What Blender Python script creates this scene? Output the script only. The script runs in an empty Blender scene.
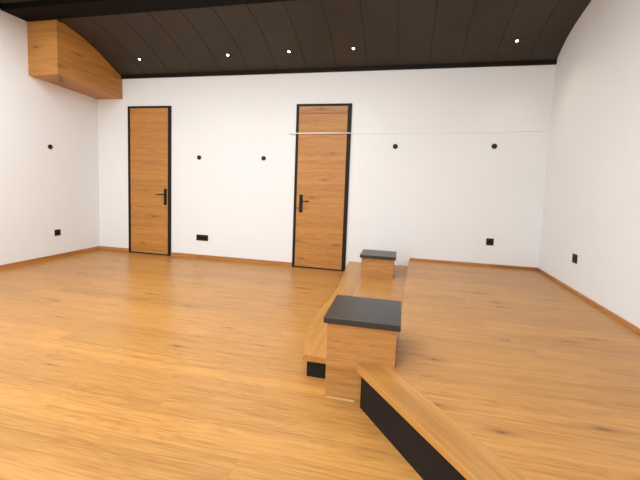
import bpy, bmesh, math, random
from mathutils import Vector, Matrix

random.seed(7)
S = bpy.context.scene
C = S.collection

# ------------------------------------------------------------------ camera
cam_d = bpy.data.cameras.new('camera')
cam = bpy.data.objects.new('camera', cam_d)
C.objects.link(cam)
S.camera = cam
F_PX = 360.6
cam_d.sensor_fit = 'HORIZONTAL'
cam_d.sensor_width = 36.0
cam_d.lens = F_PX / 640.0 * 36.0
cam_d.shift_y = -(240.0 - 213.8) / 640.0
cam_d.clip_start = 0.05
R_ = Vector((0.97436208, 0.2220751, 0.03607191))
U_ = Vector((-0.05339343, 0.07249405, 0.99593863))
B_ = -Vector((-0.21855817, 0.97233084, -0.08249281))
m = Matrix(((R_.x, U_.x, B_.x), (R_.y, U_.y, B_.y), (R_.z, U_.z, B_.z))).to_4x4()
m.translation = Vector((5.53289513, -5.67866286, 1.3894455))
cam.matrix_world = m

# ------------------------------------------------------------------ world and big lights
w = bpy.data.worlds.new('daylight')
S.world = w
w.use_nodes = True
bg = w.node_tree.nodes['Background']
bg.inputs[0].default_value = (0.90, 0.965, 1.0, 1)
bg.inputs[1].default_value = 1.5


def area(name, loc, rot, sx, sy, power, col=(0.92, 0.975, 1.0)):
    l = bpy.data.lights.new(name, 'AREA')
    l.shape = 'RECTANGLE'
    l.size, l.size_y = sx, sy
    l.energy = power
    l.color = col
    o = bpy.data.objects.new(name, l)
    o.location = loc
    o.rotation_euler = rot
    C.objects.link(o)
    return o


area('rear_fill_light', (3.2, -5.6, 3.60), (0, 0, 0), 4.6, 3.0, 172)  # added fill over the unseen rear of the room, no fixture there
area('front_fill_light', (3.2, -2.6, 3.60), (0, 0, 0), 5.2, 1.2, 80)  # added fill towards the back wall, not from any known lamp

S.view_settings.view_transform = 'Standard'
S.view_settings.look = 'None'
S.view_settings.gamma = 1.0
S.view_settings.use_curve_mapping = False
S.view_settings.exposure = 0.62

# ------------------------------------------------------------------ dimensions (metres)
XR = 7.495            # right wall
YB = -9.5             # how far the room runs back behind the camera
HP = 0.268             # platform height
HS = 0.170            # intermediate step height
HC = 3.14             # bottom of the cornice on the back wall
ZF = 3.62             # beam soffit
YBM = -1.256          # far face of the beam

# ------------------------------------------------------------------ materials


def newmat(name):
    mt = bpy.data.materials.new(name)
    mt.use_nodes = True
    nt = mt.node_tree
    return mt, nt, nt.nodes['Principled BSDF']


def N(nt, typ, **kw):
    n = nt.nodes.new(typ)
    for k, v in kw.items():
        setattr(n, k, v)
    return n


def mth(nt, op, a, b=None, c=None):
    n = N(nt, 'ShaderNodeMath', operation=op)
    for i, v in enumerate((a, b, c)):
        if v is None:
            continue
        if isinstance(v, (int, float)):
            n.inputs[i].default_value = v
        else:
            nt.links.new(v, n.inputs[i])
    return n.outputs[0]


def comb(nt, x, y, z):
    n = N(nt, 'ShaderNodeCombineXYZ')
    for i, v in enumerate((x, y, z)):
        if isinstance(v, (int, float)):
            n.inputs[i].default_value = v
        else:
            nt.links.new(v, n.inputs[i])
    return n.outputs[0]


def ramp(nt, fac, stops):
    n = N(nt, 'ShaderNodeValToRGB')
    els = n.color_ramp.elements
    while len(els) < len(stops):
        els.new(0.5)
    for e, (p, c) in zip(els, stops):
        e.position = p
        e.color = (c, c, c, 1) if isinstance(c, (int, float)) else (*c, 1)
    nt.links.new(fac, n.inputs[0])
    return n.outputs[0]


def mixc(nt, fac, a, b, mode='MIX'):
    n = N(nt, 'ShaderNodeMix', data_type='RGBA', blend_type=mode)
    if isinstance(fac, (int, float)):
        n.inputs[0].default_value = fac
    else:
        nt.links.new(fac, n.inputs[0])
    for i, v in ((6, a), (7, b)):
        if isinstance(v, tuple):
            n.inputs[i].default_value = (*v, 1)
        else:
            nt.links.new(v, n.inputs[i])
    return n.outputs[2]


def wood(name, light, dark, U=(1, 0, 0), V=(0, 1, 0), W=(0, 0, 1), width=0.2, length=2.0,
         tint=0.18, seam=0.35, rough=0.3, knots=0.5, bump=0.04, streak=1.0, per_object=False, spec=0.5, bsu=1.1, bsv=9.0, bd=0.6, bamp=1.25):
    mt, nt, bs = newmat(name)
    tc = N(nt, 'ShaderNodeTexCoord')
    P = tc.outputs['Object']

    def dot(v):
        n = N(nt, 'ShaderNodeVectorMath', operation='DOT_PRODUCT')
        nt.links.new(P, n.inputs[0])
        n.inputs[1].default_value = v
        return n.outputs['Value']
    u, v, ww = dot(U), dot(V), dot(W)
    if per_object:
        oi = N(nt, 'ShaderNodeObjectInfo')
        u = mth(nt, 'MULTIPLY_ADD', oi.outputs['Random'], 37.0, u)
    row = mth(nt, 'FLOOR', mth(nt, 'DIVIDE', v, width))
    wn = N(nt, 'ShaderNodeTexWhiteNoise', noise_dimensions='1D')
    nt.links.new(row, wn.inputs['W'])
    us = mth(nt, 'MULTIPLY_ADD', wn.outputs['Value'], length * 3.7, u)
    col = mth(nt, 'FLOOR', mth(nt, 'DIVIDE', us, length))
    pid = N(nt, 'ShaderNodeTexWhiteNoise', noise_dimensions='2D')
    nt.links.new(comb(nt, row, col, 0), pid.inputs['Vector'])
    pv = pid.outputs['Value']
    # grain: long streaks, shifted for every plank
    uo = mth(nt, 'MULTIPLY_ADD', pv, 19.0, u)
    vo = mth(nt, 'MULTIPLY_ADD', pv, 7.0, v)

    def noise(su, sv, detail=4.0, r=0.55, dist=0.0):
        n = N(nt, 'ShaderNodeTexNoise')
        n.inputs['Scale'].default_value = 1.0
        n.inputs['Detail'].default_value = detail
        n.inputs['Roughness'].default_value = r
        n.inputs['Distortion'].default_value = dist
        nt.links.new(comb(nt, mth(nt, 'MULTIPLY', uo, su), mth(nt, 'MULTIPLY', vo, sv), mth(nt, 'MULTIPLY', ww, 3.0)), n.inputs['Vector'])
        return n.outputs['Fac']
    broad = noise(bsu, bsv, 3.0, 0.5, bd)
    fine = noise(3.5, 95.0, 3.0, 0.6, 0.3)
    cath = noise(0.9, 4.5, 2.0, 0.4, 0.4)
    # cathedral figure: bands of the slow noise
    bands = mth(nt, 'POWER', mth(nt, 'ABSOLUTE', mth(nt, 'SINE', mth(nt, 'MULTIPLY', cath, 48.0))), 5.0)
    g = mth(nt, 'MULTIPLY_ADD', broad, bamp, 0.505 - bamp * 0.5)
    g = mth(nt, 'MULTIPLY_ADD', mth(nt, 'SUBTRACT', fine, 0.5), 0.75 * streak, g)
    g = mth(nt, 'MULTIPLY_ADD', bands, -0.06 * streak, g)
    g = mth(nt, 'ADD', g, 0.018 * streak)
    base = ramp(nt, g, [(0.22, dark), (0.62, light), (0.95, tuple(min(1, c * 1.13) for c in light))])
    # plank to plank tone
    tone = mth(nt, 'MULTIPLY_ADD', mth(nt, 'SUBTRACT', pv, 0.5), tint, 1.0)
    base = mixc(nt, 1.0, base, comb(nt, tone, tone, tone), 'MULTIPLY')
    # knots
    if knots > 0:
        vo2 = N(nt, 'ShaderNodeTexVoronoi', voronoi_dimensions='2D')
        vo2.inputs['Scale'].default_value = 1.0
        wob = mth(nt, 'MULTIPLY_ADD', mth(nt, 'SUBTRACT', broad, 0.5), 0.25, mth(nt, 'MULTIPLY', vo, 5.2))
        nt.links.new(comb(nt, mth(nt, 'MULTIPLY', uo, 1.35), wob, 0.0), vo2.inputs['Vector'])
        dd = vo2.outputs['Distance']
        sep = N(nt, 'ShaderNodeSeparateColor')
        nt.links.new(vo2.outputs['Color'], sep.inputs[0])
        keep = mth(nt, 'GREATER_THAN', sep.outputs[0], 1.0 - knots)
        size = mth(nt, 'MULTIPLY_ADD', sep.outputs[1], 0.075, 0.025)
        core = ramp(nt, mth(nt, 'DIVIDE', dd, size), [(0.25, 1.0), (0.9, 0.0)])
        halo = ramp(nt, mth(nt, 'DIVIDE', dd, mth(nt, 'MULTIPLY', size, 3.2)), [(0.1, 1.0), (1.0, 0.0)])
        base = mixc(nt, mth(nt, 'MULTIPLY', mth(nt, 'MULTIPLY', halo, keep), 0.55), base, tuple(c * 0.62 for c in dark))
        base = mixc(nt, mth(nt, 'MULTIPLY', mth(nt, 'MULTIPLY', core, keep), 0.7), base, (0.10, 0.045, 0.018))
    # joints
    fr = mth(nt, 'FRACT', mth(nt, 'DIVIDE', v, width))
    e1 = mth(nt, 'MINIMUM', fr, mth(nt, 'SUBTRACT', 1.0, fr))
    e1 = mth(nt, 'MULTIPLY', e1, width)
    fu = mth(nt, 'FRACT', mth(nt, 'DIVIDE', us, length))
    e2 = mth(nt, 'MULTIPLY', mth(nt, 'MINIMUM', fu, mth(nt, 'SUBTRACT', 1.0, fu)), length)
    e = mth(nt, 'MINIMUM', e1, e2)
    js = ramp(nt, mth(nt, 'MULTIPLY', e, 100.0), [(0.05, 1.0), (0.22, 0.0)])
    base = mixc(nt, mth(nt, 'MULTIPLY', js, seam), base, tuple(c * 0.45 for c in dark))
    nt.links.new(base, bs.inputs['Base Color'])
    rr = mth(nt, 'MULTIPLY_ADD', mth(nt, 'SUBTRACT', broad, 0.5), 0.12, rough)
    nt.links.new(rr, bs.inputs['Roughness'])
    bs.inputs['Specular IOR Level'].default_value = spec
    # bump: fine pores and the eased plank edges
    bp = N(nt, 'ShaderNodeBump')
    bp.inputs['Strength'].default_value = bump
    bp.inputs['Distance'].default_value = 0.02
    # each plank lies a hair off level, which draws the reflections out in streaks
    hgt = mth(nt, 'MULTIPLY_ADD', js, -0.5, mth(nt, 'ADD', fine, broad))
    nt.links.new(hgt, bp.inputs['Height'])
    nt.links.new(bp.outputs[0], bs.inputs['Normal'])
    return mt


def plain(name, col, rough=0.5, spec=0.5, metal=0.0, vary=0.0, vscale=3.0, bump=0.0, bscale=200.0):
    mt, nt, bs = newmat(name)
    bs.inputs['Base Color'].default_value = (*col, 1)
    bs.inputs['Roughness'].default_value = rough
    bs.inputs['Specular IOR Level'].default_value = spec
    bs.inputs['Metallic'].default_value = metal
    tc = N(nt, 'ShaderNodeTexCoord')
    if vary > 0:
        n = N(nt, 'ShaderNodeTexNoise')
        n.inputs['Scale'].default_value = vscale
        n.inputs['Detail'].default_value = 4
        nt.links.new(tc.outputs['Object'], n.inputs['Vector'])
        c = ramp(nt, n.outputs['Fac'], [(0.3, tuple(x * (1 - vary) for x in col)), (0.7, tuple(min(1, x * (1 + vary)) for x in col))])
        nt.links.new(c, bs.inputs['Base Color'])
    if bump > 0:
        n = N(nt, 'ShaderNodeTexNoise')
        n.inputs['Scale'].default_value = bscale
        n.inputs['Detail'].default_value = 3
        nt.links.new(tc.outputs['Object'], n.inputs['Vector'])
        b = N(nt, 'ShaderNodeBump')
        b.inputs['Strength'].default_value = bump
        b.inputs['Distance'].default_value = 0.003
        nt.links.new(n.outputs['Fac'], b.inputs['Height'])
        nt.links.new(b.outputs[0], bs.inputs['Normal'])
    return mt


OAK_L, OAK_D = (0.50, 0.235, 0.060), (0.355, 0.153, 0.034)
M_floor = wood('oak_floor', OAK_L, OAK_D, width=0.205, length=2.6, tint=0.15, seam=0.25, rough=0.31, knots=0.30, bump=0.07, streak=1.6, bsu=0.38, bsv=13.0, bd=0.12, bamp=0.85, spec=0.40)
M_step = wood('oak_step', OAK_L, OAK_D, U=(0, 1, 0), V=(1, 0, 0), width=0.31, length=9.0, tint=0.05, seam=0.5, rough=0.30, knots=0.0, bump=0.04, bsu=0.5, bsv=12.0, bd=0.2, spec=0.4)
DIR = Vector((0.6, -0.8, 0.0))
M_nose = wood('oak_nosing', OAK_L, OAK_D, U=(DIR.x, DIR.y, 0), V=(-DIR.y, DIR.x, 1), width=5.0, length=9.0, tint=0.04, seam=0.0, rough=0.30, knots=0.15, bump=0.03, bsu=0.5, bsv=14.0, bd=0.2, spec=0.4)
VERT = dict(U=(1, 1, 0), V=(0, 0, 1), W=(0.1, -0.1, 0), bsu=0.55, bsv=16.0, bd=0.25)
DOOR_L, DOOR_D = (0.50, 0.215, 0.044), (0.36, 0.140, 0.026)
M_door = wood('spruce_door', DOOR_L, DOOR_D, width=0.17, length=60.0, tint=0.14, seam=0.25, rough=0.45, knots=0.32, bump=0.03, streak=1.6, bamp=0.9, per_object=True, **VERT)
M_block = wood('oak_block', (0.49, 0.225, 0.062), OAK_D, width=0.40, length=60.0, tint=0.05, seam=0.0, rough=0.42, knots=0.4, bamp=0.9, bump=0.03, streak=1.6, per_object=True, **VERT)
M_box = wood('oak_boxing', DOOR_L, DOOR_D, width=0.30, length=60.0, tint=0.08, seam=0.15, rough=0.45, knots=0.3, bump=0.03, **VERT)
M_base = wood('oak_baseboard', (0.50, 0.215, 0.060), (0.34, 0.13, 0.035), width=0.5, length=2.4, tint=0.08, seam=0.3, rough=0.4, knots=0.0, bump=0.02, **VERT)
M_wall = plain('white_plaster', (0.82, 0.81, 0.80), 0.85, 0.2, vary=0.012, vscale=0.8, bump=0.15, bscale=160)
M_ceil = plain('brown_panel', (0.049, 0.038, 0.028), 0.6, 0.25, vary=0.10, vscale=1.5)
M_beam = plain('black_beam', (0.0045, 0.004, 0.0036), 0.7, 0.1)
M_corn = plain('dark_cornice', (0.010, 0.0065, 0.005), 0.6, 0.15)
M_frame = plain('anthracite_frame', (0.020, 0.014, 0.010), 0.5, 0.15)
M_black = plain('black_plastic', (0.009, 0.007, 0.006), 0.45, 0.25)
M_blackin = plain('black_insert', (0.018, 0.014, 0.012), 0.35, 0.3)
M_hole = plain('socket_hole', (0.003, 0.003, 0.003), 0.7, 0.2)
M_slab = plain('black_slab', (0.010, 0.0078, 0.0062), 0.33, 0.75, vary=0.06, vscale=8, bump=0.2, bscale=900)
M_riser = plain('dark_riser', (0.012, 0.0095, 0.009), 0.6, 0.2, vary=0.08, vscale=5)
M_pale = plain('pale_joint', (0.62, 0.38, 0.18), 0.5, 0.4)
M_cord = plain('white_cord', (0.90, 0.88, 0.86), 0.6, 0.3)
M_ring = plain('lamp_ring', (0.35, 0.33, 0.31), 0.35, 0.5, metal=0.6)


def emis(name, col, st):
    mt, nt, bs = newmat(name)
    bs.inputs['Base Color'].default_value = (*col, 1)
    bs.inputs['Emission Color'].default_value = (*col, 1)
    bs.inputs['Emission Strength'].default_value = st
    return mt


M_glow = emis('lamp_glow', (1.0, 0.95, 0.88), 9.0)

# ------------------------------------------------------------------ mesh helpers


def box(bm, x0, x1, y0, y1, z0, z1):
    vs = [bm.verts.new((x, y, z)) for x in (x0, x1) for y in (y0, y1) for z in (z0, z1)]
    for f in ((0, 1, 3, 2), (4, 6, 7, 5), (0, 4, 5, 1), (2, 3, 7, 6), (0, 2, 6, 4), (1, 5, 7, 3)):
        bm.faces.new([vs[i] for i in f])
    return bm


def prism(bm, pts, z0, z1):
    """vertical prism over a counter-clockwise outline"""
    lo = [bm.verts.new((x, y, z0)) for x, y in pts]
    hi = [bm.verts.new((x, y, z1)) for x, y in pts]
    n = len(pts)
    bm.faces.new(hi)
    bm.faces.new(lo[::-1])
    for i in range(n):
        j = (i + 1) % n
        bm.faces.new((lo[i], lo[j], hi[j], hi[i]))
    return bm


def lathe(bm, prof, seg=32, mat=None):
    """revolve (r, h) pairs round Z"""
    rings = []
    for r, h in prof:
        if r < 1e-6:
            rings.append([bm.verts.new((0, 0, h))])
        else:
            rings.append([bm.verts.new((r * math.cos(2 * math.pi * k / seg), r * math.sin(2 * math.pi * k / seg), h)) for k in range(seg)])
    for a, b in zip(rings, rings[1:]):
        for k in range(seg):
            k2 = (k + 1) % seg
            if len(a) == 1 and len(b) == 1:
                continue
            if len(a) == 1:
                bm.faces.new((a[0], b[k2], b[k]))
            elif len(b) == 1:
                bm.faces.new((a[k], a[k2], b[0]))
            else:
                bm.faces.new((a[k], a[k2], b[k2], b[k]))
    if mat is not None:
        bmesh.ops.transform(bm, matrix=mat, verts=[v for ring in rings for v in ring])
    return bm


def tube(bm, pts, r, seg=10):
    pts = [Vector(p) for p in pts]
    rings = []
    for i, p in enumerate(pts):
        t = (pts[min(i + 1, len(pts) - 1)] - pts[max(i - 1, 0)]).normalized()
        a = t.cross(Vector((0, 0, 1)))
        if a.length < 1e-3:
            a = t.cross(Vector((0, 1, 0)))
        a.normalize()
        b = t.cross(a)
        rings.append([bm.verts.new(p + r * (math.cos(2 * math.pi * k / seg) * a + math.sin(2 * math.pi * k / seg) * b)) for k in range(seg)])
    for a, b in zip(rings, rings[1:]):
        for k in range(seg):
            bm.faces.new((a[k], a[(k + 1) % seg], b[(k + 1) % seg], b[k]))
    bm.faces.new(rings[0][::-1])
    bm.faces.new(rings[-1])
    return bm


def obj(name, bm, mat, parent=None, bevel=0.0, smooth=False, seg=2):
    bmesh.ops.recalc_face_normals(bm, faces=bm.faces)
    if bevel > 0:
        bmesh.ops.bevel(bm, geom=[e for e in bm.edges if len(e.link_faces) == 2 and e.calc_face_angle() > 0.6],
                        offset=bevel, segments=seg, profile=0.6, affect='EDGES', clamp_overlap=True)
    me = bpy.data.meshes.new(name)
    bm.to_mesh(me)
    bm.free()
    me.materials.append(mat)
    if smooth:
        for p in me.polygons:
            p.use_smooth = True
    o = bpy.data.objects.new(name, me)
    C.objects.link(o)
    if parent is not None:
        o.parent = parent
    return o


def tag(o, label=None, cat=None, group=None, kind=None):
    if label:
        o['label'] = label
    if cat:
        o['category'] = cat
    if group:
        o['group'] = group
    if kind:
        o['kind'] = kind
    return o


def empty(name, loc, label, cat, group=None, kind=None, rot=(0, 0, 0)):
    o = bpy.data.objects.new(name, None)
    o.location = loc
    o.rotation_euler = rot
    o.empty_display_size = 0.1
    C.objects.link(o)
    return tag(o, label, cat, group, kind)


def copy_tree(o, parent=None):
    c = o.copy()
    C.objects.link(c)
    if parent is not None:
        c.parent = parent
    for ch in list(o.children):
        copy_tree(ch, c)
    return c


def struct(name, bm, mat, label, cat, bevel=0.0):
    return tag(obj(name, bm, mat, None, bevel), label, cat, None, 'structure')


NB = bmesh.new
# ------------------------------------------------------------------ setting
struct('floor', box(NB(), -0.12, XR + 0.12, YB, 0.12, -0.10, 0.0), M_floor, 'glossy oak plank floor across the lower part of the room', 'floor')

HW = 3.86   # walls run up past the ceiling
# door openings in the back wall
D1 = (0.657, 1.534)
D2 = (3.814, 4.706)
DH = 2.65


def wall_with_openings():
    bm = NB()
    xs = [0.0, D1[0], D1[1], D2[0], D2[1], XR]
    for i in range(5):
        if i in (1, 3):
            box(bm, xs[i], xs[i + 1], 0.0, 0.12, DH, HW)
        else:
            box(bm, xs[i], xs[i + 1], 0.0, 0.12, 0.0, HW)
    bmesh.ops.remove_doubles(bm, verts=bm.verts, dist=1e-5)
    return bm


struct('wall_back', wall_with_openings(), M_wall, 'white plastered back wall with two tall wooden doors', 'wall')
struct('wall_left', box(NB(), -0.12, 0.0, YB, 0.12, 0.0, HW), M_wall, 'white plastered wall on the left side', 'wall')
struct('wall_right', box(NB(), XR, XR + 0.12, YB, 0.12, 0.0, HW), M_wall, 'white plastered wall on the right side', 'wall')

# vaulted ceiling strip: profiles measured at the left and right ends
PROF_L = [(0.0, 3.185), (-0.04, 3.195), (-0.113, 3.215), (-0.279, 3.300), (-0.487, 3.410), (-0.729, 3.515), (-0.952, 3.580), (-1.239, 3.640), (-1.30, 3.65)]
PROF_R = [(0.0, 3.175), (-0.03, 3.205), (-0.113, 3.268), (-0.279, 3.368), (-0.487, 3.452), (-0.729, 3.520), (-0.952, 3.578), (-1.239, 3.640), (-1.30, 3.65)]


def vault_z(x, y):
    def f(pr):
        for (y0, z0), (y1, z1) in zip(pr, pr[1:]):
            if y1 <= y <= y0:
                return z0 + (z1 - z0) * (y - y0) / (y1 - y0)
        return pr[-1][1]
    t = min(1, max(0, x / XR))
    return f(PROF_L) * (1 - t) + f(PROF_R) * t


SEAMS = [0.03, 0.56, 1.045, 1.53, 2.015, 2.50, 2.985, 3.47, 3.96, 4.44, 4.91, 5.365, 5.82, 6.265, 6.71, 7.155]
NY = 30


def vault():
    bm = NB()
    g = 0.005
    xs = []
    edges = [0.0] + SEAMS[1:] + [XR]
    for a, b in zip(edges, edges[1:]):
        xs += [(a + (g if a > 0 else 0), 0), (b - (g if b < XR else 0), 0)]
        if b < XR:
            xs += [(b - g, 0.008), (b + g, 0.008)]
    prev = None
    for x, up in xs:
        row = []
        for i in range(NY + 1):
            y = -1.30 * i / NY
            row.append(bm.verts.new((x, y, vault_z(x, y) + up)))
        if prev:
            for i in range(NY):
                bm.faces.new((prev[i], row[i], row[i + 1], prev[i + 1]))
        prev = row
    # flat soffit behind the beam
    box(bm, 0, XR, YB, -1.30, 3.70, 3.76)
    # lid above the vault, so that no daylight leaks in
    box(bm, 0, XR, -1.30, 0.0, 3.78, 3.84)
    return bm


ceil = struct('ceiling', vault(), M_ceil, 'dark brown vaulted ceiling of curved panels above the back wall', 'ceiling')
struct('trim_1', box(NB(), 0.535, XR, -0.035, 0.0, 3.135, 3.197), M_corn, 'dark cornice strip where the vaulted ceiling meets the back wall', 'trim', 0.004)
struct('trim_2', box(NB(), 0.0, XR, -1.62, YBM, ZF, 3.80), M_beam, 'black ceiling beam crossing the room at the top left', 'beam', 0.004)
struct('trim_3', box(NB(), 0.0, 0.04, YB, -1.62, 3.635, 3.72), M_beam, 'black strip along the top of the left wall', 'trim')

BH, BT = 0.07, 0.016


def base(name, x0, x1, y0, y1, z, label, h=BH):
    struct(name, box(NB(), x0, x1, y0, y1, z, z + h), M_base, label, 'baseboard', 0.003)


base('baseboard_left', 0.0, BT, YB, -BT, 0.0, 'oak baseboard along the foot of the left wall')


def base_back():
    bm = NB()
    for a, b in ((0.0, D1[0]), (D1[1], D2[0]), (D2[1], 4.757)):
        box(bm, a, b, -BT, 0.0, 0.0, BH)
    return bm


struct('baseboard_back', base_back(), M_base, 'oak baseboard along the back wall between the doors', 'baseboard', 0.003)
base('baseboard_platform', 5.70, XR - BT, -BT, 0.0, HP, 'oak baseboard on the back wall above the raised platform', 0.036)
base('baseboard_right', XR - BT, XR, -6.2, 0.0, HP, 'oak baseboard along the right wall above the raised platform', 0.036)

# ------------------------------------------------------------------ doors


def door(name, x0, x1, hinge_right, label, band):
    """tall flush door; Empty at the middle of its threshold"""
    w_ = x1 - x0
    t = empty(name, ((x0 + x1) / 2, 0, 0), label, 'door', None, 'structure')
    h = w_ / 2
    fl, fr = (0.038, 0.058)
    bm = NB()
    # two jambs and a head as one bent frame
    box(bm, -h, -h + fl, -0.022, 0.10, 0, DH)
    box(bm, h - fr, h, -0.022, 0.10, 0, DH)
    box(bm, -h + fl, h - fr, -0.022, 0.10, DH - 0.030, DH)
    obj('door_frame', bm, M_frame, t, 0.002)
    lx0, lx1 = -h + fl + 0.003, h - fr - 0.003
    leaf = obj('door_leaf', box(NB(), lx0, lx1, -0.012, 0.045, 0.022, DH - 0.034), M_door, t, 0.003)
    obj('threshold', box(NB(), -h + fl, h - fr, -0.014, 0.10, 0.0, 0.016), M_frame, t, 0.002)
    if band:
        o = obj('top_band', box(NB(), lx0 + 0.002, lx1 - 0.002, -0.024, -0.012, 2.500, 2.555), wood_dark, t, 0.004)  # darker brown band across the upper part of the leaf
        o['label'] = 'darker brown band across the top of the door'
    # handle: long backplate, spindle neck and lever
    s = 1 if hinge_right else -1           # direction in which the lever points
    hx = (lx0 + 0.080) if hinge_right else (lx1 - 0.050)
    hb = NB()
    box(hb, hx - 0.029, hx + 0.029, -0.022, -0.012, 0.915, 1.205)
    hd = obj('door_handle', hb, M_black, t, 0.004)
    lv = NB()
    tube(lv, [(hx, -0.020, 1.103), (hx, -0.060, 1.103), (hx + s * 0.012, -0.070, 1.103), (hx + s * 0.03, -0.072, 1.103), (hx + s * 0.145, -0.070, 1.103)], 0.0095, 12)
    obj('lever', lv, M_black, hd, 0, True)
    kb = NB()
    lathe(kb, [(0, 0.0), (0.011, 0.0), (0.011, 0.006), (0.004, 0.006), (0.004, 0.002), (0, 0.002)], 20,
          Matrix.Translation((hx, -0.022, 0.985)) @ Matrix.Rotation(math.radians(90), 4, 'X'))
    obj('keyhole', kb, M_blackin, hd)
    return t


wood_dark = wood('dark_oak_band', (0.36, 0.15, 0.045), (0.22, 0.085, 0.022), width=0.3, length=3.0, rough=0.45, knots=0.0, seam=0.0, **VERT)
door('door_1', D1[0], D1[1], False, 'left tall wooden door with its black handle on the right', False)
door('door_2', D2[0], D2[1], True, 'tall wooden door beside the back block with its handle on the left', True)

# ------------------------------------------------------------------ raised platform
BX0, BX1, BY0, BY1 = 5.088, 5.570, -3.486, -2.995     # slab of the front block
IN = 0.022                                             # slab overhang
bx0, bx1, by0, by1 = BX0 + IN, BX1 - IN, BY0 + IN, BY1 - IN
gap = 0.002
P0 = Vector((5.320, by0 - 0.058, 0))                     # where the slanting edge leaves the block
E_END = P0 + DIR * ((XR - 0.001 - P0.x) / DIR.x)       # where it meets the right wall
plat = empty('platform', (6.6, -2.0, 0), 'raised oak plank platform on the right with slanting black front', 'platform')
off = Vector((6.6, -2.0, 0))


def rel(pts):
    return [(x - off.x, y - off.y) for x, y in pts]


NRM = Vector((DIR.y, -DIR.x, 0))                       # outward (towards the lower floor): left-front
if NRM.x > 0:
    NRM = -NRM
NW = 0.19                                              # width of the nosing board
IC = P0 - NRM * NW                                     # inner corner line of the nosing board
# inner edge of the nosing board meets the block's front line
tI = (by0 - gap - IC.y) / DIR.y
I0 = IC + DIR * tI
I1 = IC + DIR * ((XR - 0.001 - IC.x) / DIR.x)
TH = 0.036
# deck: everything behind the nosing board
deck_pts = [(XR - 0.001, -0.001), (5.690, -0.001), (bx1 + gap + 0.012, by1 + gap), (bx1 + gap, by1 + gap), (bx1 + gap, by0 - gap), (I0.x, by0 - gap)]
if I0.x > bx1:
    deck_pts = [(XR - 0.001, -0.001), (5.690, -0.001), (bx1 + gap + 0.012, by1 + gap), (bx1 + gap, by1 + gap), (bx1 + gap, by0 - gap), (I0.x, by0 - gap)]
deck_pts.append((I1.x, I1.y))
bm = NB()
prism(bm, rel(deck_pts), 0.0, HP)
deck = obj('deck', bm, M_floor, plat)
bm = NB()
prism(bm, rel([(P0.x, P0.y), (E_END.x, E_END.y), (I1.x, I1.y), (I0.x, I0.y), (P0.x, by0 - gap)]), HP - TH, HP)
obj('nosing', bm, M_nose, plat, 0.0015)
RS = 0.004
A = P0 + Vector((0.022, 0.012, 0)) - NRM * RS
A = A + DIR * ((P0.y + 0.012 - A.y) / DIR.y)
B = A + DIR * ((XR - 0.001 - A.x) / DIR.x)
A2 = A - NRM * 0.03
A2 = A2 + DIR * ((by0 - gap - A2.y) / DIR.y)
B2 = A2 + DIR * ((XR - 0.001 - A2.x) / DIR.x)
bm = NB()
prism(bm, rel([(A.x, A.y), (B.x, B.y), (B2.x, B2.y), (A2.x, A2.y), (A.x, by0 - gap)]), 0.0, HP - TH - 0.0005)
o = obj('riser', bm, M_riser, plat)
o['label'] = 'matt black front panel under the wooden edge'

# ------------------------------------------------------------------ low step in front of the platform
SY0 = -3.268
EDGE = [(4.905, SY0), (4.845, -2.98), (4.815, -2.72), (4.815, -2.35), (4.840, -1.95), (4.845, -1.50), (4.800, -0.80), (4.760, -0.001)]
SEAM = 5.200
st = empty('step', (5.1, -1.6, 0), 'low oak step with black front, between floor and platform', 'step')
off = Vector((5.1, -1.6, 0))
bm = NB()
prism(bm, rel([(bx0 - gap, SY0), (bx0 - gap, by1 + gap), (SEAM, by1 + gap), (SEAM, -0.001)] + EDGE[::-1]), HS - 0.048, HS)
obj('nosing', bm, M_step, st, 0.003)
bm = NB()
prism(bm, rel([(SEAM, by1 + gap), (bx1, by1 + gap), (5.688, -0.001), (SEAM, -0.001)]), HS - 0.048, HS)
obj('tread', bm, M_floor, st)
r = 0.024
bm = NB()
prism(bm, rel([(bx0 - gap, SY0 + r), (bx0 - gap, by1 + gap), (bx1, by1 + gap), (5.688, -0.001)] + [(x + r, y) for x, y in EDGE[:0:-1]] + [(EDGE[0][0] + r, SY0 + r)]), 0.0, HS - 0.0485)
o = obj('riser', bm, M_riser, st)
o['label'] = 'black front under the wooden step tread'

# ------------------------------------------------------------------ the two blocks


def block(x0, x1, y0, y1, z0, z1, label, strip):
    """seat block: wooden body with an overhanging black slab"""
    t = empty('seat_block', ((x0 + x1) / 2, (y0 + y1) / 2, z0), label, 'seat block', 'wooden blocks with black tops at the step')
    hx, hy = (x1 - x0) / 2, (y1 - y0) / 2
    z = z1 - z0
    obj('body', box(NB(), -hx + IN, hx - IN, -hy + IN, hy - IN, 0.0, z - 0.040), M_block, t, 0.003)
    obj('top_slab', box(NB(), -hx, hx, -hy, hy, z - 0.040, z), M_slab, t, 0.004, seg=3)
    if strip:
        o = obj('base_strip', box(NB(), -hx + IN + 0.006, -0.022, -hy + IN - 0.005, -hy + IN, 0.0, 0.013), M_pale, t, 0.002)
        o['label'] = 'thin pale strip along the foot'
    return t


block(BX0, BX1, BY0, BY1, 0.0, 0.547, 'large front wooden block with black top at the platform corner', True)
block(5.024, 5.502, -0.888, -0.440, HS, 0.462, 'wooden block with black top near the back wall beside the door', False)

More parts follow.
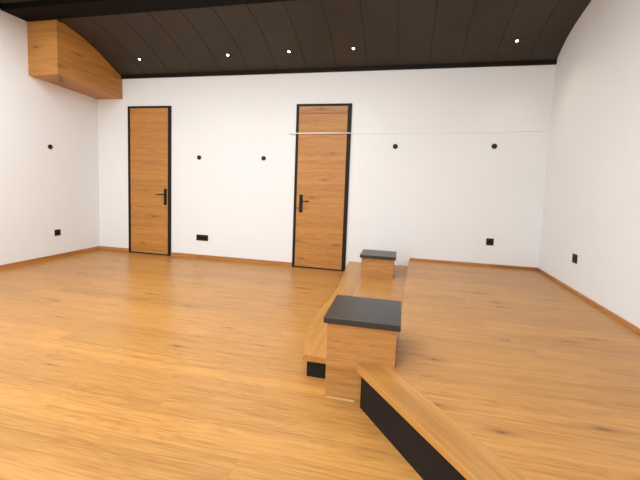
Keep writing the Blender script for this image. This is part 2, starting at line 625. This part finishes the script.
# ------------------------------------------------------------------ wooden boxing in the upper left corner
XB = 0.535
bx = empty('ceiling_box', (0, -0.6, 2.815), 'wooden box with curved top in the upper left corner under the ceiling', 'wooden box')
off = Vector((0, -0.6, 2.815))
bm = NB()
K = 24
ys = [YBM + (0 - YBM) * i / K for i in range(K + 1)]
cols = []
for x in (0.001, XB):
    lo = [bm.verts.new((x - off.x, min(y, -0.001) - off.y, 2.850 - 0.065 * (1 + y / 1.256) - off.z)) for y in ys]
    hi = [bm.verts.new((x - off.x, min(y, -0.001) - off.y, vault_z(x, y) - 0.004 - off.z - (0.022 if y < -1.2 else 0.0))) for y in ys]
    cols.append((lo, hi))
(l0, h0), (l1, h1) = cols
for i in range(K):
    bm.faces.new((l0[i], l0[i + 1], h0[i + 1], h0[i]))
    bm.faces.new((l1[i], h1[i], h1[i + 1], l1[i + 1]))
    bm.faces.new((l0[i], l1[i], l1[i + 1], l0[i + 1]))
    bm.faces.new((h0[i], h0[i + 1], h1[i + 1], h1[i]))
bm.faces.new((l0[0], h0[0], h1[0], l1[0]))
bm.faces.new((l0[K], l1[K], h1[K], h0[K]))
obj('casing', bm, M_box, bx)

# ------------------------------------------------------------------ recessed spotlights in the vault
SPOT = [(139.5, 59.0, 'recessed ceiling spotlight nearest the wooden corner box'),
        (227.7, 54.7, 'second recessed ceiling spotlight counting from the wooden corner box'),
        (289.0, 51.3, 'recessed ceiling spotlight nearly above the tall door with top band'),
        (353.5, 48.0, 'recessed ceiling spotlight above the block near the back wall'),
        (517.0, 40.5, 'recessed ceiling spotlight nearest the right wall')]
SPOT_XY = []
cam_loc = Vector((5.53289513, -5.67866286, 1.3894455))
# (x, y) of every lamp, measured on the vault
for px, py, lab in SPOT:
    ray = -B_ + R_ * ((px - 320) / F_PX) + U_ * ((213.8 - py) / F_PX)
    lo_, hi_ = 3.0, 9.0
    for _ in range(50):
        mid = (lo_ + hi_) / 2
        p = cam_loc + ray * mid
        below = p.y < -1.3 or (p.y < 0 and p.z < vault_z(p.x, p.y))
        lo_, hi_ = (mid, hi_) if below else (lo_, mid)
    p = cam_loc + ray * lo_
    SPOT_XY.append((p.x, p.y, lab))
proto = None
for x, y, lab in SPOT_XY:
    e = 0.02
    sl = (vault_z(x, y + e) - vault_z(x, y - e)) / (2 * e)
    ang = math.atan(sl)
    if proto is None:
        t = empty('spotlight', (0, 0, 0), lab, 'spotlight', 'recessed spotlights in the vaulted ceiling')
        bm = NB()
        lathe(bm, [(0.019, 0.004), (0.036, 0.0), (0.036, -0.005), (0.020, -0.006), (0.018, -0.002), (0.019, 0.004)], 28)
        obj('ring', bm, M_ceil, t, 0, True)
        bm = NB()
        lathe(bm, [(0, -0.010), (0.010, -0.009), (0.018, -0.004), (0.018, 0.002), (0, 0.002)], 24)
        obj('bulb', bm, M_glow, t, 0, True)
        proto = t
    else:
        t = copy_tree(proto)
        t['label'] = lab
    t.location = (x, y, vault_z(x, y) - 0.003)
    t.rotation_euler = (ang, 0, 0)
    l = bpy.data.lights.new('spotlight_beam', 'SPOT')
    l.energy = 6
    l.color = (1, 0.9, 0.78)
    l.spot_size = math.radians(110)
    l.spot_blend = 1.0
    l.shadow_soft_size = 0.03
    lo = bpy.data.objects.new('spotlight_beam', l)
    lo.location = (0, 0, -0.03)
    lo.parent = t
    C.objects.link(lo)

# ------------------------------------------------------------------ wall fittings
RX = math.radians(90)


def orient(side):
    # local -Z ... fittings are modelled with +Z leaving the wall
    return {'back': (RX, 0, 0), 'left': (RX, 0, RX), 'right': (RX, 0, -RX)}[side]


def outlet(n):
    """n-gang socket plate, modelled in X (along) and Y (up), +Z out of the wall"""
    t = empty('wall_socket', (0, 0, 0), 'x', 'socket', 'black wall sockets')
    pw, ph = 0.100 + 0.062 * (n - 1), 0.100
    obj('cover_plate', box(NB(), -pw / 2, pw / 2, -ph / 2, ph / 2, 0.0, 0.011), M_black, t, 0.003)
    for k in range(n):
        cx = (k - (n - 1) / 2) * 0.068
        bm = NB()
        box(bm, cx - 0.0285, cx + 0.0285, -0.0285, 0.0285, 0.0105, 0.0135)
        ins = obj('insert', bm, M_blackin, t, 0.002)
        bm = NB()
        lathe(bm, [(0, 0.0138), (0.019, 0.0138), (0.021, 0.0152), (0.022, 0.0135)], 28, Matrix.Translation((cx, 0, 0)))
        obj('socket_well', bm, M_hole, ins, 0, True)
    return t


def put(t, side, a, z, label):
    t['label'] = label
    t.location = {'back': (a, 0, z), 'left': (0, a, z), 'right': (XR, a, z)}[side]
    t.rotation_euler = orient(side)
    return t


put(outlet(3), 'back', 2.152, 0.373, 'wide black multiple socket low on the back wall between the doors')
s1 = put(outlet(1), 'left', -0.856, 0.430, 'single square black socket low on the left wall')
put(copy_tree(s1), 'back', 6.828, 0.632, 'single square black socket on the back wall above the platform')
put(copy_tree(s1), 'right', -1.078, 0.648, 'single square black socket low on the right wall')

ro = empty('round_outlet', (0, 0, 0), 'x', 'wall outlet', 'round black wall outlets')
bm = NB()
lathe(bm, [(0, 0.0), (0.037, 0.0), (0.037, 0.010), (0.033, 0.014), (0.020, 0.015), (0.020, 0.012)], 36)
obj('rosette', bm, M_black, ro, 0, False)
bm = NB()
lathe(bm, [(0, 0.012), (0.019, 0.012), (0.019, 0.0165), (0.012, 0.018), (0, 0.018)], 28)
obj('cap', bm, M_blackin, ro)
put(ro, 'left', -0.945, 1.826, 'round black outlet on the left wall above the single socket')
for a, z, lab in ((2.079, 1.770, 'round black outlet on the back wall above the multiple socket'),
                  (3.265, 1.780, 'round black outlet between the two doors, nearer the right one'),
                  (5.395, 2.000, 'round black outlet on the wall above and right of the back block'),
                  (6.792, 2.020, 'round black outlet above the single socket on the back wall')):
    put(copy_tree(ro), 'back', a, z, lab)

# ------------------------------------------------------------------ thin white cord across the door and wall
bm = NB()
tube(bm, [(3.700, -0.034, 2.184), (4.2, -0.034, 2.190), (4.70, -0.034, 2.194)], 0.009, 8)
tube(bm, [(4.70, -0.034, 2.194), (4.78, -0.006, 2.194), (5.6, -0.004, 2.196), (6.6, -0.004, 2.218), (7.43, -0.004, 2.238)], 0.004, 8)
tag(obj('cord', bm, M_cord, None, 0, True), 'thin white cord stretched across the right door and back wall', 'cord')
